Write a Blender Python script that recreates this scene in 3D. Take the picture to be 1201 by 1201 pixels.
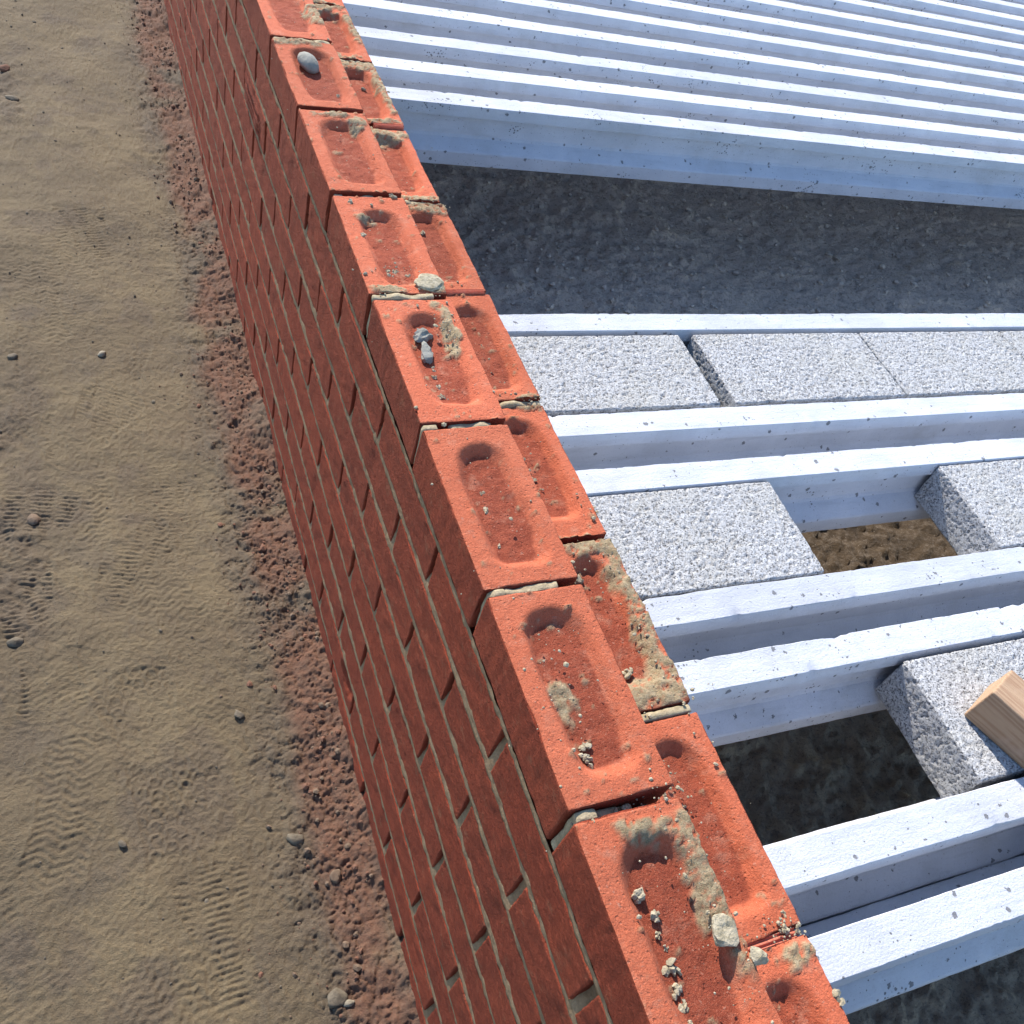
import bpy, math, random
import numpy as np
from mathutils import Vector, Matrix

# ------------------------------------------------------------------ camera, sky, sun, exposure
scene = bpy.context.scene
for o in list(bpy.data.objects):
    bpy.data.objects.remove(o)
ZT = 0.73                      # height of the wall top above the trodden sand
cam_d = bpy.data.cameras.new('camera')
cam_d.sensor_fit = 'HORIZONTAL'; cam_d.sensor_width = 36.0
cam_d.lens = 36.0 * 1079.75 / 1201.0
cam_d.clip_start = 0.02; cam_d.clip_end = 2000
cam = bpy.data.objects.new('camera', cam_d)
scene.collection.objects.link(cam)
RX = Vector((0.912, -0.3276, 0.2468)).normalized()
RZ = Vector((-0.3977, -0.5592, 0.7274)).normalized()
RY = RZ.cross(RX).normalized(); RX = RY.cross(RZ).normalized()
cam.matrix_world = Matrix(((RX.x, RY.x, RZ.x, -0.3176), (RX.y, RY.y, RZ.y, -1.5641),
                           (RX.z, RY.z, RZ.z, 0.6943 + ZT), (0, 0, 0, 1)))
scene.camera = cam

SUN = Vector((-0.17, 1.50, 1.0)).normalized()
world = bpy.data.worlds.new('World'); scene.world = world; world.use_nodes = True
wn = world.node_tree.nodes; wl = world.node_tree.links
sky = wn.new('ShaderNodeTexSky'); sky.sky_type = 'NISHITA'; sky.sun_disc = False
sky.sun_elevation = math.asin(SUN.z); sky.sun_rotation = math.atan2(SUN.x, SUN.y)
sky.air_density = 1.0; sky.dust_density = 0.15; sky.ozone_density = 3.2
wn['Background'].inputs['Strength'].default_value = 0.15
wl.new(sky.outputs[0], wn['Background'].inputs[0])
sd = bpy.data.lights.new('sun', 'SUN'); sd.energy = 4.3; sd.angle = math.radians(0.53); sd.color = (1.0, 0.93, 0.84)
sun = bpy.data.objects.new('sun', sd); scene.collection.objects.link(sun)
sun.rotation_euler = SUN.to_track_quat('Z', 'Y').to_euler(); sun.location = (3, 6, 5)
vs = scene.view_settings
vs.view_transform = 'Standard'; vs.look = 'None'; vs.gamma = 1; vs.exposure = 1.06
try: vs.use_curve_mapping = False
except Exception: pass
scene.render.engine = 'CYCLES'
scene.cycles.max_bounces = 6

# ------------------------------------------------------------------ helpers
rng = random.Random(7)
nrs = np.random.RandomState(11)
COL = scene.collection

def _hash(ix, iy, iz, seed):
    h = (ix.astype(np.int64) * 374761393 + iy.astype(np.int64) * 668265263 + iz.astype(np.int64) * 2147483647 + seed * 1274126177)
    h = (h ^ (h >> 13)) * 1274126177
    h = h & 0x7fffffff
    h = (h ^ (h >> 16)) * 2246822519
    return ((h & 0xffffff) / float(0xffffff))

def vnoise(p, scale, seed=0):
    """value noise, 0..1, p: (n,3)"""
    q = np.asarray(p, float) * scale
    i = np.floor(q); f = q - i; f = f * f * (3 - 2 * f); i = i.astype(np.int64)
    out = 0
    for dx in (0, 1):
        for dy in (0, 1):
            for dz in (0, 1):
                w = (f[:, 0] if dx else 1 - f[:, 0]) * (f[:, 1] if dy else 1 - f[:, 1]) * (f[:, 2] if dz else 1 - f[:, 2])
                out = out + w * _hash(i[:, 0] + dx, i[:, 1] + dy, i[:, 2] + dz, seed)
    return out

def fbm(p, scale, oct=4, seed=0, gain=0.5):
    a, t, s = 1.0, 0.0, 0.0
    for k in range(oct):
        t = t + a * (vnoise(p, scale * 2 ** k, seed + 17 * k) - 0.5); s += a; a *= gain
    return t / s * 2      # about -1..1

def sstep(a, b, x):
    t = np.clip((x - a) / (b - a), 0, 1); return t * t * (3 - 2 * t)

def mesh_from(verts, faces, name, mat=None, smooth=True, attrs=None):
    me = bpy.data.meshes.new(name)
    verts = np.asarray(verts, np.float32); faces = np.asarray(faces, np.int32)
    k = faces.shape[1]
    me.vertices.add(len(verts)); me.vertices.foreach_set('co', verts.ravel())
    me.loops.add(faces.size); me.loops.foreach_set('vertex_index', faces.ravel())
    me.polygons.add(len(faces))
    me.polygons.foreach_set('loop_start', np.arange(0, faces.size, k, dtype=np.int32))
    me.polygons.foreach_set('loop_total', np.full(len(faces), k, np.int32))
    me.polygons.foreach_set('use_smooth', np.full(len(faces), smooth, bool))
    me.update(calc_edges=True)
    for an, av in (attrs or {}).items():
        a = me.attributes.new(an, 'FLOAT', 'POINT'); a.data.foreach_set('value', np.asarray(av, np.float32))
    if mat: me.materials.append(mat)
    return me

def crisp(me, corner):
    """hard arris along the corner edges of a box mesh"""
    ev = np.empty(len(me.edges) * 2, np.int32); me.edges.foreach_get('vertices', ev); ev = ev.reshape(-1, 2)
    sh = corner[ev[:, 0]] & corner[ev[:, 1]]
    a = me.attributes.get('sharp_edge') or me.attributes.new('sharp_edge', 'BOOLEAN', 'EDGE')
    a.data.foreach_set('value', sh)
    return me

def put(name, me, parent=None, loc=(0, 0, 0), rot=(0, 0, 0), scale=None):
    o = bpy.data.objects.new(name, me); COL.objects.link(o)
    o.parent = parent; o.location = loc; o.rotation_euler = rot
    if scale is not None: o.scale = scale
    return o

def tag(o, label=None, cat=None, group=None, kind=None):
    if label: o['label'] = label
    if cat: o['category'] = cat
    if group: o['group'] = group
    if kind: o['kind'] = kind
    return o

_boxcache = {}
def box_topology(nx, ny, nz):
    key = (nx, ny, nz)
    if key in _boxcache: return _boxcache[key]
    ids, pts, faces = {}, [], []
    def vid(i, j, k):
        t = (i, j, k)
        if t not in ids: ids[t] = len(pts); pts.append(t)
        return ids[t]
    for k, flip in ((0, True), (nz, False)):
        for i in range(nx):
            for j in range(ny):
                f = [vid(i, j, k), vid(i + 1, j, k), vid(i + 1, j + 1, k), vid(i, j + 1, k)]
                faces.append(f[::-1] if flip else f)
    for j, flip in ((0, False), (ny, True)):
        for i in range(nx):
            for k in range(nz):
                f = [vid(i, j, k), vid(i + 1, j, k), vid(i + 1, j, k + 1), vid(i, j, k + 1)]
                faces.append(f[::-1] if flip else f)
    for i, flip in ((0, True), (nx, False)):
        for j in range(ny):
            for k in range(nz):
                f = [vid(i, j, k), vid(i, j + 1, k), vid(i, j + 1, k + 1), vid(i, j, k + 1)]
                faces.append(f[::-1] if flip else f)
    r = (np.array(pts, float) / np.array([nx, ny, nz]), np.array(faces))
    _boxcache[key] = r
    return r

def rbox(dim, seg, r):
    """rounded box centred at origin; returns points, normals, faces"""
    u, faces = box_topology(*seg)
    h = np.array(dim) / 2.0
    # pull the outermost rings of the grid close to the edges so that the arris is crisp
    q = np.empty_like(u)
    for a in range(3):
        n = seg[a]; t = np.linspace(0, 1, n + 1)
        if n >= 4:
            e = min(r * 1.0 / dim[a], 0.1)
            if n >= 6: t = np.concatenate([[0, e], np.linspace(2 * e, 1 - 2 * e, n - 3), [1 - e, 1]])
            else: t = np.concatenate([[0], np.linspace(e, 1 - e, n - 1), [1]])
        q[:, a] = (np.interp(u[:, a], np.linspace(0, 1, n + 1), t) * 2 - 1) * h[a]
    c = np.clip(q, -(h - r), h - r)
    d = q - c
    nd = d * (1.0 / np.maximum(np.linalg.norm(d, axis=1, keepdims=True), 1e-9))
    return c + nd * r, nd, faces

def ico(sub):
    import bmesh
    bm = bmesh.new(); bmesh.ops.create_icosphere(bm, subdivisions=sub, radius=1.0)
    v = np.array([x.co[:] for x in bm.verts]); f = np.array([[l.index for l in x.verts] for x in bm.faces]); bm.free()
    return v, f
ICO1, ICO2, ICO3 = ico(1), ico(2), ico(3)

def lump(seed, base=ICO3, amp=0.35, flat=1.0, facet=0.0):
    v, f = base
    o = np.array([seed * 3.1, seed * 1.7, seed * 5.3])
    d = 1 + amp * fbm(v + o, 1.3, 2, seed) + amp * 0.75 * fbm(v + o, 3.2, 4, seed + 5, .65)
    p = v * d[:, None]
    if facet:
        rs = np.random.RandomState(seed)
        for _ in range(7):
            n = rs.normal(size=3); n /= np.linalg.norm(n); lim = 1 - facet * rs.uniform(0.3, 1)
            s = p @ n; over = np.maximum(s - lim, 0); p = p - over[:, None] * n * 0.9
    p[:, 2] *= flat
    return p, f

# ------------------------------------------------------------------ materials
class NT:
    def __init__(s, name):
        s.m = bpy.data.materials.new(name); s.m.use_nodes = True
        s.n = s.m.node_tree.nodes; s.l = s.m.node_tree.links
        s.b = s.n['Principled BSDF']
        s.b.inputs['Roughness'].default_value = 0.9
        s.b.inputs['Specular IOR Level'].default_value = 0.25
        s.tc = s.n.new('ShaderNodeTexCoord')
        s.co = s.tc.outputs['Object']
    def noise(s, scale, detail=4, rough=0.6, co=None, dist=0.0):
        n = s.n.new('ShaderNodeTexNoise'); n.inputs['Scale'].default_value = scale
        n.inputs['Detail'].default_value = detail; n.inputs['Roughness'].default_value = rough; n.inputs['Distortion'].default_value = dist
        s.l.new(co or s.co, n.inputs['Vector']); return n.outputs['Fac']
    def vor(s, scale, out='Distance', co=None, feature='F1'):
        n = s.n.new('ShaderNodeTexVoronoi'); n.feature = feature; n.inputs['Scale'].default_value = scale
        s.l.new(co or s.co, n.inputs['Vector']); return n.outputs[out]
    def mapr(s, x, a, b, c=0, d=1, smooth=True):
        n = s.n.new('ShaderNodeMapRange'); n.interpolation_type = 'SMOOTHSTEP' if smooth else 'LINEAR'
        for i, v in zip(('From Min', 'From Max', 'To Min', 'To Max'), (a, b, c, d)): n.inputs[i].default_value = v
        s.l.new(x, n.inputs['Value']); return n.outputs['Result']
    def math(s, op, a, b=None):
        n = s.n.new('ShaderNodeMath'); n.operation = op
        for k, v in ((0, a), (1, b)):
            if v is None: continue
            if isinstance(v, (int, float)): n.inputs[k].default_value = v
            else: s.l.new(v, n.inputs[k])
        return n.outputs[0]
    def mix(s, fac, a, b):
        n = s.n.new('ShaderNodeMix'); n.data_type = 'RGBA'
        for k, v in ((0, fac), (6, a), (7, b)):
            if isinstance(v, (int, float)): n.inputs[k].default_value = v
            elif isinstance(v, tuple): n.inputs[k].default_value = (*v, 1)
            else: s.l.new(v, n.inputs[k])
        return n.outputs[2]
    def attr(s, name):
        n = s.n.new('ShaderNodeAttribute'); n.attribute_name = name; return n.outputs['Fac']
    def rand(s):
        n = s.n.new('ShaderNodeObjectInfo'); return n.outputs['Random']
    def mapping(s, sc):
        n = s.n.new('ShaderNodeMapping'); n.inputs['Scale'].default_value = sc; s.l.new(s.co, n.inputs['Vector']); return n.outputs[0]
    def offset_by_object(s):
        n = s.n.new('ShaderNodeVectorMath'); n.operation = 'ADD'
        i = s.n.new('ShaderNodeObjectInfo'); s.l.new(s.tc.outputs['Object'], n.inputs[0])
        m = s.n.new('ShaderNodeVectorMath'); m.operation = 'SCALE'; m.inputs[0].default_value = (37, 51, 23)
        s.l.new(i.outputs['Random'], m.inputs['Scale']); s.l.new(m.outputs[0], n.inputs[1]); s.co = n.outputs[0]
    def bump(s, h, dist, strength=1.0, prev=None):
        n = s.n.new('ShaderNodeBump'); n.inputs['Distance'].default_value = dist; n.inputs['Strength'].default_value = strength
        s.l.new(h, n.inputs['Height'])
        if prev: s.l.new(prev, n.inputs['Normal'])
        return n.outputs[0]
    def done(s, col, normal=None):
        if isinstance(col, tuple): s.b.inputs['Base Color'].default_value = (*col, 1)
        else: s.l.new(col, s.b.inputs['Base Color'])
        if normal: s.l.new(normal, s.b.inputs['Normal'])
        return s.m

def mat_brick():
    t = NT('fired_brick'); t.offset_by_object()
    big = t.noise(14, 3); mid = t.noise(90, 4, 0.7)
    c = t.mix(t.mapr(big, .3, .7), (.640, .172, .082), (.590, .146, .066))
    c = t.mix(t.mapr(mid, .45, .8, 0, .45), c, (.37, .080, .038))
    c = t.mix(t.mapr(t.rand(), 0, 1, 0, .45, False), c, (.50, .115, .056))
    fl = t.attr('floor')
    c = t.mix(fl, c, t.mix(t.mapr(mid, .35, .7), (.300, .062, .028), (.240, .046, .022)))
    c = t.mix(t.mapr(t.noise(42, 5, .72), .52, .74, 0, .42), c, (.62, .31, .20))
    pale = t.mapr(t.noise(230, 2, .5), .66, .74, 0, .55)
    c = t.mix(pale, c, (.56, .29, .20))
    mo = t.attr('mortar')
    c = t.mix(mo, c, t.mix(t.mapr(t.noise(160, 4, .7), .35, .65), (.29, .225, .125), (.42, .34, .21)))
    tone = t.mapr(t.rand(), 0, 1, .80, 1.10, False)
    vm = t.n.new('ShaderNodeMix'); vm.data_type = 'RGBA'; vm.blend_type = 'MULTIPLY'; vm.inputs[0].default_value = 1
    t.l.new(c, vm.inputs[6]); t.l.new(tone, vm.inputs[7]); c = vm.outputs[2]
    gr = t.noise(900, 2, .6)
    c = t.mix(t.mapr(t.noise(190, 4, .75), .52, .74, 0, .40), c, (.36, .075, .036))
    c = t.mix(t.mapr(gr, .56, .70, 0, .40), c, (.26, .055, .028))
    c = t.mix(t.mapr(gr, .44, .32, 0, .35), c, (.62, .25, .15))
    b = t.bump(t.noise(800, 3, .7), .0011, .9)
    b = t.bump(t.noise(300, 6, .75, dist=.3), .0032, .8, b)
    pv = t.vor(170); b = t.bump(t.mapr(pv, .05, .28), .0012, .7, b)
    return t.done(c, b)

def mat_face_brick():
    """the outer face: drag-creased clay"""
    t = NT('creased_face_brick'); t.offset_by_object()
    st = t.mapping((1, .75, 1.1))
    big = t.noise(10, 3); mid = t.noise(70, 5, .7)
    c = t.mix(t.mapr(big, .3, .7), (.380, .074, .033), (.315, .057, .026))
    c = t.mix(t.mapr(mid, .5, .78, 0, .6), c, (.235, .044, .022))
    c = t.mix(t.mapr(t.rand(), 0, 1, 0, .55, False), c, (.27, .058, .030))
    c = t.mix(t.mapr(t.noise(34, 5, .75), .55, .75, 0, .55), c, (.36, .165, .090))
    cr = t.noise(150, 6, .75, st, .7)
    b = t.bump(cr, .0105, 1.0)
    b = t.bump(t.noise(420, 3, .7), .0022, .7, b)
    return t.done(c, b)

def mat_mortar(name='mortar', a=(.31, .245, .145), b=(.44, .36, .23)):
    t = NT(name)
    c = t.mix(t.mapr(t.noise(120, 5, .7), .35, .65), a, b)
    c = t.mix(t.mapr(t.noise(500, 2), .6, .75, 0, .5), c, (.16, .13, .09))
    bm = t.bump(t.noise(260, 5, .7), .0016, .8)
    return t.done(c, bm)

def mat_concrete():
    t = NT('cast_concrete'); t.offset_by_object()
    st = t.mapping((.15, 1, 1))
    c = t.mix(t.mapr(t.noise(9, 4, .6), .35, .68), (.585, .605, .650), (.520, .540, .585))
    c = t.mix(t.mapr(t.noise(45, 5, .7, st), .52, .78, 0, .5), c, (.39, .41, .445))
    tone = t.mapr(t.rand(), 0, 1, .88, 1.05, False)
    vm = t.n.new('ShaderNodeMix'); vm.data_type = 'RGBA'; vm.blend_type = 'MULTIPLY'; vm.inputs[0].default_value = 1
    t.l.new(c, vm.inputs[6]); t.l.new(tone, vm.inputs[7]); c = vm.outputs[2]
    c = t.mix(t.mapr(t.noise(4, 5, .7), .52, .72, 0, .5), c, (.40, .40, .40))
    # blow holes, the shade inside them painted as dark spots
    v = t.vor(58); cell = t.vor(58, 'Color')
    sx = t.n.new('ShaderNodeSeparateColor'); t.l.new(cell, sx.inputs[0])
    lim = t.mapr(sx.outputs[0], .76, 1.0, 0.0, .28, False)
    hole = t.math('LESS_THAN', t.math('ADD', v, t.math('MULTIPLY', t.math('SUBTRACT', t.noise(170, 4, .7), .5), .75)), lim)
    v2 = t.vor(210); cell2 = t.vor(210, 'Color')
    sx2 = t.n.new('ShaderNodeSeparateColor'); t.l.new(cell2, sx2.inputs[0])
    clus = t.mapr(t.noise(11, 3, .6), .58, .72, 0, .75)
    hole2 = t.math('LESS_THAN', t.math('ADD', v2, t.math('MULTIPLY', t.math('SUBTRACT', t.noise(500, 2), .5), .5)), t.mapr(t.math('ADD', sx2.outputs[1], t.math('MULTIPLY', clus, .40)), .86, 1.15, 0, .50, False))
    h = t.math('MAXIMUM', hole, hole2)
    c = t.mix(t.math('MULTIPLY', h, .8), c, (.11, .11, .115))
    c = t.mix(t.mapr(t.noise(300, 4, .75), .54, .70, 0, .35), c, (.30, .31, .33))
    hh = t.math('SUBTRACT', t.math('MULTIPLY', t.noise(260, 6, .78), .75), h)
    b = t.bump(hh, .0026, .9)
    b = t.bump(t.noise(35, 4, .6, st), .004, .4, b)
    return t.done(c, b)

def mat_block():
    t = NT('aggregate_block'); t.offset_by_object()
    g = t.vor(330, 'Color'); s = t.n.new('ShaderNodeSeparateColor'); t.l.new(g, s.inputs[0])
    c = t.mix(t.mapr(s.outputs[0], 0, 1, 0, 1, False), (.34, .34, .34), (.57, .575, .58))
    c = t.mix(t.mapr(t.noise(9, 3), .4, .7, 0, .5), c, (.45, .44, .40))
    pore = t.mapr(t.noise(330, 3, .6), .56, .64)
    c = t.mix(t.math('MULTIPLY', pore, .80), c, (.10, .10, .105))
    c = t.mix(t.math('MULTIPLY', t.attr('pit'), .35), c, (.20, .20, .20))
    b = t.bump(t.math('SUBTRACT', t.math('MULTIPLY', t.noise(420, 4, .7), .5), pore), .004, .9)
    return t.done(c, b)

def mat_sand():
    t = NT('trodden_sand')
    st = t.mapping((.75, 1.25, 1))
    c = t.mix(t.mapr(t.noise(5, 4, .6), .35, .65), (.195, .148, .086), (.150, .113, .069))
    c = t.mix(t.mapr(t.noise(7, 5, .7), .50, .66, 0, .55), c, (.118, .092, .066))
    c = t.mix(t.mapr(t.noise(26, 5, .7, st), .48, .75, 0, .6), c, (.118, .086, .054))
    c = t.mix(t.mapr(t.attr('loose'), 0, 1, 0, .8), c, t.mix(t.mapr(t.noise(60, 4), .35, .65), (.104, .078, .056), (.140, .106, .076)))
    c = t.mix(t.mapr(t.attr('red'), 0, 1, 0, .9), c, t.mix(t.mapr(t.noise(45, 4), .35, .65), (.185, .088, .054), (.150, .080, .053)))
    c = t.mix(t.mapr(t.noise(620, 2, .6), .56, .70, 0, .55), c, (.080, .058, .038))
    c = t.mix(t.mapr(t.noise(330, 3, .7), .44, .30, 0, .40), c, (.27, .21, .13))
    c = t.mix(t.mapr(t.noise(210, 3, .7), .58, .72, 0, .50), c, (.085, .062, .042))
    b = t.bump(t.noise(460, 4, .75), .0032, .95)
    b = t.bump(t.noise(150, 6, .75, st, .2), .0050, .6, b)
    return t.done(c, b)

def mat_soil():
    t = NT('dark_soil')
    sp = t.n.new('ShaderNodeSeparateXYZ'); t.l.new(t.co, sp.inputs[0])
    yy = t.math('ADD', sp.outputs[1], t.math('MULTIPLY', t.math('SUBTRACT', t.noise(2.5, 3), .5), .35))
    c = t.mix(t.mapr(yy, -.30, -.02), (.095, .066, .040), (.56, .48, .405))  # bay-by-bay sun and shade worked into soil colour: brown mid, paler either side
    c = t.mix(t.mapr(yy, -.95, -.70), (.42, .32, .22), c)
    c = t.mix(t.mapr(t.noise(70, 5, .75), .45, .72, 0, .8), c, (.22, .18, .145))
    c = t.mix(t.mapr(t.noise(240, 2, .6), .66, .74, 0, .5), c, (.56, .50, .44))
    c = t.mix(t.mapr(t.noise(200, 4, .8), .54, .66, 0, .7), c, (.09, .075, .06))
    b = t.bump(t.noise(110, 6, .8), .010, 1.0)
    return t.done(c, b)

def mat_plain(name, a, b_, scale=60, bd=.002, bs=220):
    t = NT(name); t.offset_by_object()
    c = t.mix(t.mapr(t.noise(scale, 4, .7), .35, .65), a, b_)
    return t.done(c, t.bump(t.noise(bs, 5, .7), bd, .9))

def mat_wood():
    t = NT('sawn_timber')
    w = t.n.new('ShaderNodeTexWave'); w.wave_type = 'RINGS'; w.rings_direction = 'Y'
    w.inputs['Scale'].default_value = 70; w.inputs['Distortion'].default_value = 4.5; w.inputs['Detail'].default_value = 3; w.inputs['Detail Scale'].default_value = 1.5
    mp = t.mapping((1, .12, 1)); t.l.new(mp, w.inputs['Vector'])
    c = t.mix(w.outputs['Fac'], (.42, .285, .18), (.33, .205, .125))
    c = t.mix(t.mapr(t.noise(240, 4, .7, t.mapping((1, .05, 1))), .45, .75, 0, .5), c, (.34, .21, .13))
    c = t.mix(t.mapr(t.noise(18, 3), .55, .7, 0, .4), c, (.50, .36, .27))
    return t.done(c, t.bump(t.noise(260, 4, .7, t.mapping((1, .06, 1))), .002, .8))

M_brick, M_face = mat_brick(), mat_face_brick()
M_mortar = mat_mortar()
M_bed = mat_mortar('shaded_mortar', (.215, .145, .080), (.29, .20, .118))  # browner copy of the mortar, the outer face's shade put into its colour
M_conc, M_block, M_sand, M_soil, M_wood = mat_concrete(), mat_block(), mat_sand(), mat_soil(), mat_wood()
M_crumb = mat_plain('dry_mortar_crumb', (.28, .235, .15), (.43, .37, .26), 160, .0022, 300)
M_pebble = mat_plain('grey_pebble', (.20, .195, .165), (.30, .285, .24), 40, .002)
M_clod = mat_plain('earth_clod', (.135, .092, .062), (.18, .125, .085))
M_redclod = mat_plain('brick_dust_clod', (.185, .088, .054), (.145, .078, .052))
M_stone = mat_plain('sand_stone', (.24, .205, .15), (.32, .28, .21))
M_field = mat_plain('sand_coloured_stone', (.105, .086, .062), (.155, .128, .092))
M_gravel = mat_plain('dark_gravel', (.30, .265, .23), (.48, .43, .38))
M_slip = mat_plain('grooved_clay', (.58, .20, .13), (.50, .14, .08))

# ------------------------------------------------------------------ ground
def seg_axis(parts):
    out = []
    for a, b, s in parts:
        n = max(1, int(round((b - a) / s))); out += list(np.linspace(a, b, n, endpoint=False))
    out.append(parts[-1][1]); return np.array(out)

def stamp(h, X, Y, cx, cy, ang, L, W, kind, depth, seed):
    ca, sa = math.cos(ang), math.sin(ang)
    u = (X - cx) * ca + (Y - cy) * sa; v = -(X - cx) * sa + (Y - cy) * ca       # v along the foot
    wv = W * (0.5 - 0.10 * np.cos((v / L + .12) * 2 * math.pi))                   # waist of the sole
    e = np.maximum(np.abs(u) / wv, np.abs(v) / (L / 2))
    e = np.maximum(e, np.sqrt((u / wv) ** 2 * .7 + (np.maximum(np.abs(v) - L / 2 + W * .45, 0) / (W * .45)) ** 2))
    m = sstep(1.08, .96, e); rim = np.exp(-((e - 1.10) / .07) ** 2)
    P = np.stack([X.ravel(), Y.ravel(), 0 * X.ravel()], 1)
    m = m * sstep(.30, .62, vnoise(P, 14, seed).reshape(X.shape)) * .8
    v = v + .004 * fbm(P, 30, 2, seed).reshape(X.shape)
    if kind == 'bars': pat = np.tanh(2.2 * np.sin(v * 2 * math.pi / .0095)) * sstep(-.2, .4, np.cos(u * 2 * math.pi / .05) + .8)
    elif kind == 'zig': pat = np.sin((v + .006 * np.abs(((u / .022) % 2) - 1) * 2) * 2 * math.pi / .013)
    else:
        a_ = u / .021; b_ = v / .021 + .5 * (np.floor(a_) % 2)
        fa, fb = a_ - np.floor(a_) - .5, b_ - np.floor(b_) - .5
        rr = np.sqrt(fa ** 2 + fb ** 2); pat = 2 * np.exp(-((rr - .36) / .10) ** 2) * sstep(-.5, .1, fb) - .6
    return h + m * (-depth * .55 + depth * .55 * pat) + rim * depth * .28

PRINTS = [(-.275, -1.02, -.10, .30, .105, 'lugs', .0045), (-.235, -1.16, .05, .20, .085, 'bars', .0035), (-.34, -1.19, .5, .27, .10, 'zig', .004),
          (-.435, -.665, .08, .22, .095, 'bars', .005), (-.30, -.83, .15, .24, .10, 'lugs', .0045), (-.45, -.42, -.2, .28, .10, 'bars', .0045),
          (-.36, -.30, .3, .27, .10, 'zig', .004), (-.27, .02, -.15, .28, .10, 'lugs', .004), (-.42, .25, .1, .28, .10, 'zig', .004), (-.26, -.52, .25, .27, .10, 'zig', .0035),
          (-.30, .55, .2, .28, .10, 'bars', .004), (-.42, -.95, -.35, .28, .10, 'zig', .0045), (-.40, .95, 0, .28, .1, 'lugs', .004), (-.62, -.2, .2, .28, .1, 'zig', .004),
          (-.42, -1.45, .2, .28, .10, 'lugs', .004), (-.7, -.9, .1, .28, .1, 'bars', .004), (-.33, -.14, -.5, .24, .10, 'bars', .0035)]

_pr = random.Random(77)
PRINTS = [(a, b, c, d, e, f, g * (.40 if f == 'zig' else .52)) for (a, b, c, d, e, f, g) in PRINTS] + [(_pr.uniform(-.75, -.20), _pr.uniform(-1.5, 1.5), _pr.uniform(-.6, .6), _pr.uniform(.24, .30), _pr.uniform(.085, .105), _pr.choice(['bars', 'lugs', 'zig', 'bars', 'lugs']), _pr.uniform(.0008, .0018)) for _ in range(26)]
def ground_fields(x, y, prints=True):
    """height (above z=0), red dust and loose-earth masks of the sand side"""
    sh = x.shape; X, Y = x.ravel(), y.ravel()
    P = np.stack([X, Y, 0 * X], 1)
    edge = -.115 + .05 * fbm(P, 5, 3, 3) + .02 * fbm(P, 22, 2, 5)
    strip = sstep(edge - .07, edge + .06, X)
    far = np.clip(1 - np.maximum(np.abs(X) - 1.5, 0) / 2, 0, 1) * np.clip(1 - np.maximum(np.abs(Y) - 4, 0) / 3, 0, 1)
    h = .012 * fbm(P, 3.2, 3, 1) + .0028 * fbm(P * np.array([.8, 1.2, 1]), 24, 5, 2, .62)
    h += .0019 * fbm(P, 150, 3, 8, .8)
    h = h.reshape(sh)
    if prints:
        for i, q in enumerate(PRINTS): h = stamp(h, x, y, *q, 100 + i)
    h = h.ravel()
    r = np.abs(fbm(P, 42, 4, 21, .6))
    clod = (  .0085 * fbm(P, 30, 6, 9, .70) + .005 * np.maximum(fbm(P, 60, 3, 12), 0) - .004 * (1 - np.minimum(r * 5, 1)))
    bank = .028 * np.exp(-np.maximum(-X, 0) / .045) * (.7 + .9 * fbm(P, 6, 3, 14))
    h = h * (1 - .6 * strip) + strip * clod + bank + .03 * sstep(.6, 1.8, Y)
    left = sstep(-.40, -.52, X + .10 * fbm(P, 4, 3, 31)) * .7 * sstep(-.1, .3, fbm(P, 7, 3, 33))
    h += left * .012 * fbm(P, 40, 4, 35)
    red = strip * sstep(-.75, .1, fbm(P, 8, 4, 41)) * sstep(-.125, -.055, X + .03 * fbm(P, 10, 3, 43)) + .22 * sstep(.1, .5, fbm(P, 6, 3, 44)) * sstep(-.5, 0, X)
    loose = np.maximum(np.maximum(strip * sstep(-.9, -.1, fbm(P, 12, 3, 47)), left), .6 * sstep(.18, .45, fbm(P, 9, 4, 49)))
    return (h * far).reshape(sh), np.clip(red, 0, 1).reshape(sh), np.clip(loose, 0, 1).reshape(sh)

gx = np.concatenate([[-900, -300, -100, -40, -15, -6], seg_axis([(-3, -1, .10), (-1, -.56, .012), (-.56, .012, .0020)]), [.03, .2, .5, 1.2, 3, 6, 15, 40, 100, 300, 900]])
gy = np.concatenate([[-900, -300, -100, -40, -15, -7], seg_axis([(-4, -1.9, .06), (-1.9, -1.45, .012), (-1.45, -.3, .0021), (-.3, .6, .0032), (.6, 1.85, .006), (1.85, 2.6, .02), (2.6, 5, .1)]), [7, 15, 40, 100, 300, 900]])
GX, GY = np.meshgrid(gx, gy, indexing='ij')
GH, GR, GL = ground_fields(GX, GY)
GH = np.where(GX > .02, np.minimum(GH, 0) - .10, GH)
GH = np.where((GX > .02) & (GX < 9) & (np.abs(GY) < 9), GH - .10, GH)
nx_, ny_ = len(gx), len(gy)
ii = np.arange(nx_ * ny_).reshape(nx_, ny_)
gf = np.stack([ii[:-1, :-1], ii[1:, :-1], ii[1:, 1:], ii[:-1, 1:]], -1).reshape(-1, 4)
g = put('ground', mesh_from(np.stack([GX, GY, GH], -1).reshape(-1, 3), gf, 'ground', M_sand, True, {'red': GR.ravel(), 'loose': GL.ravel()}))
tag(g, 'trodden tan sand with boot prints along the wall', kind='structure')

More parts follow.
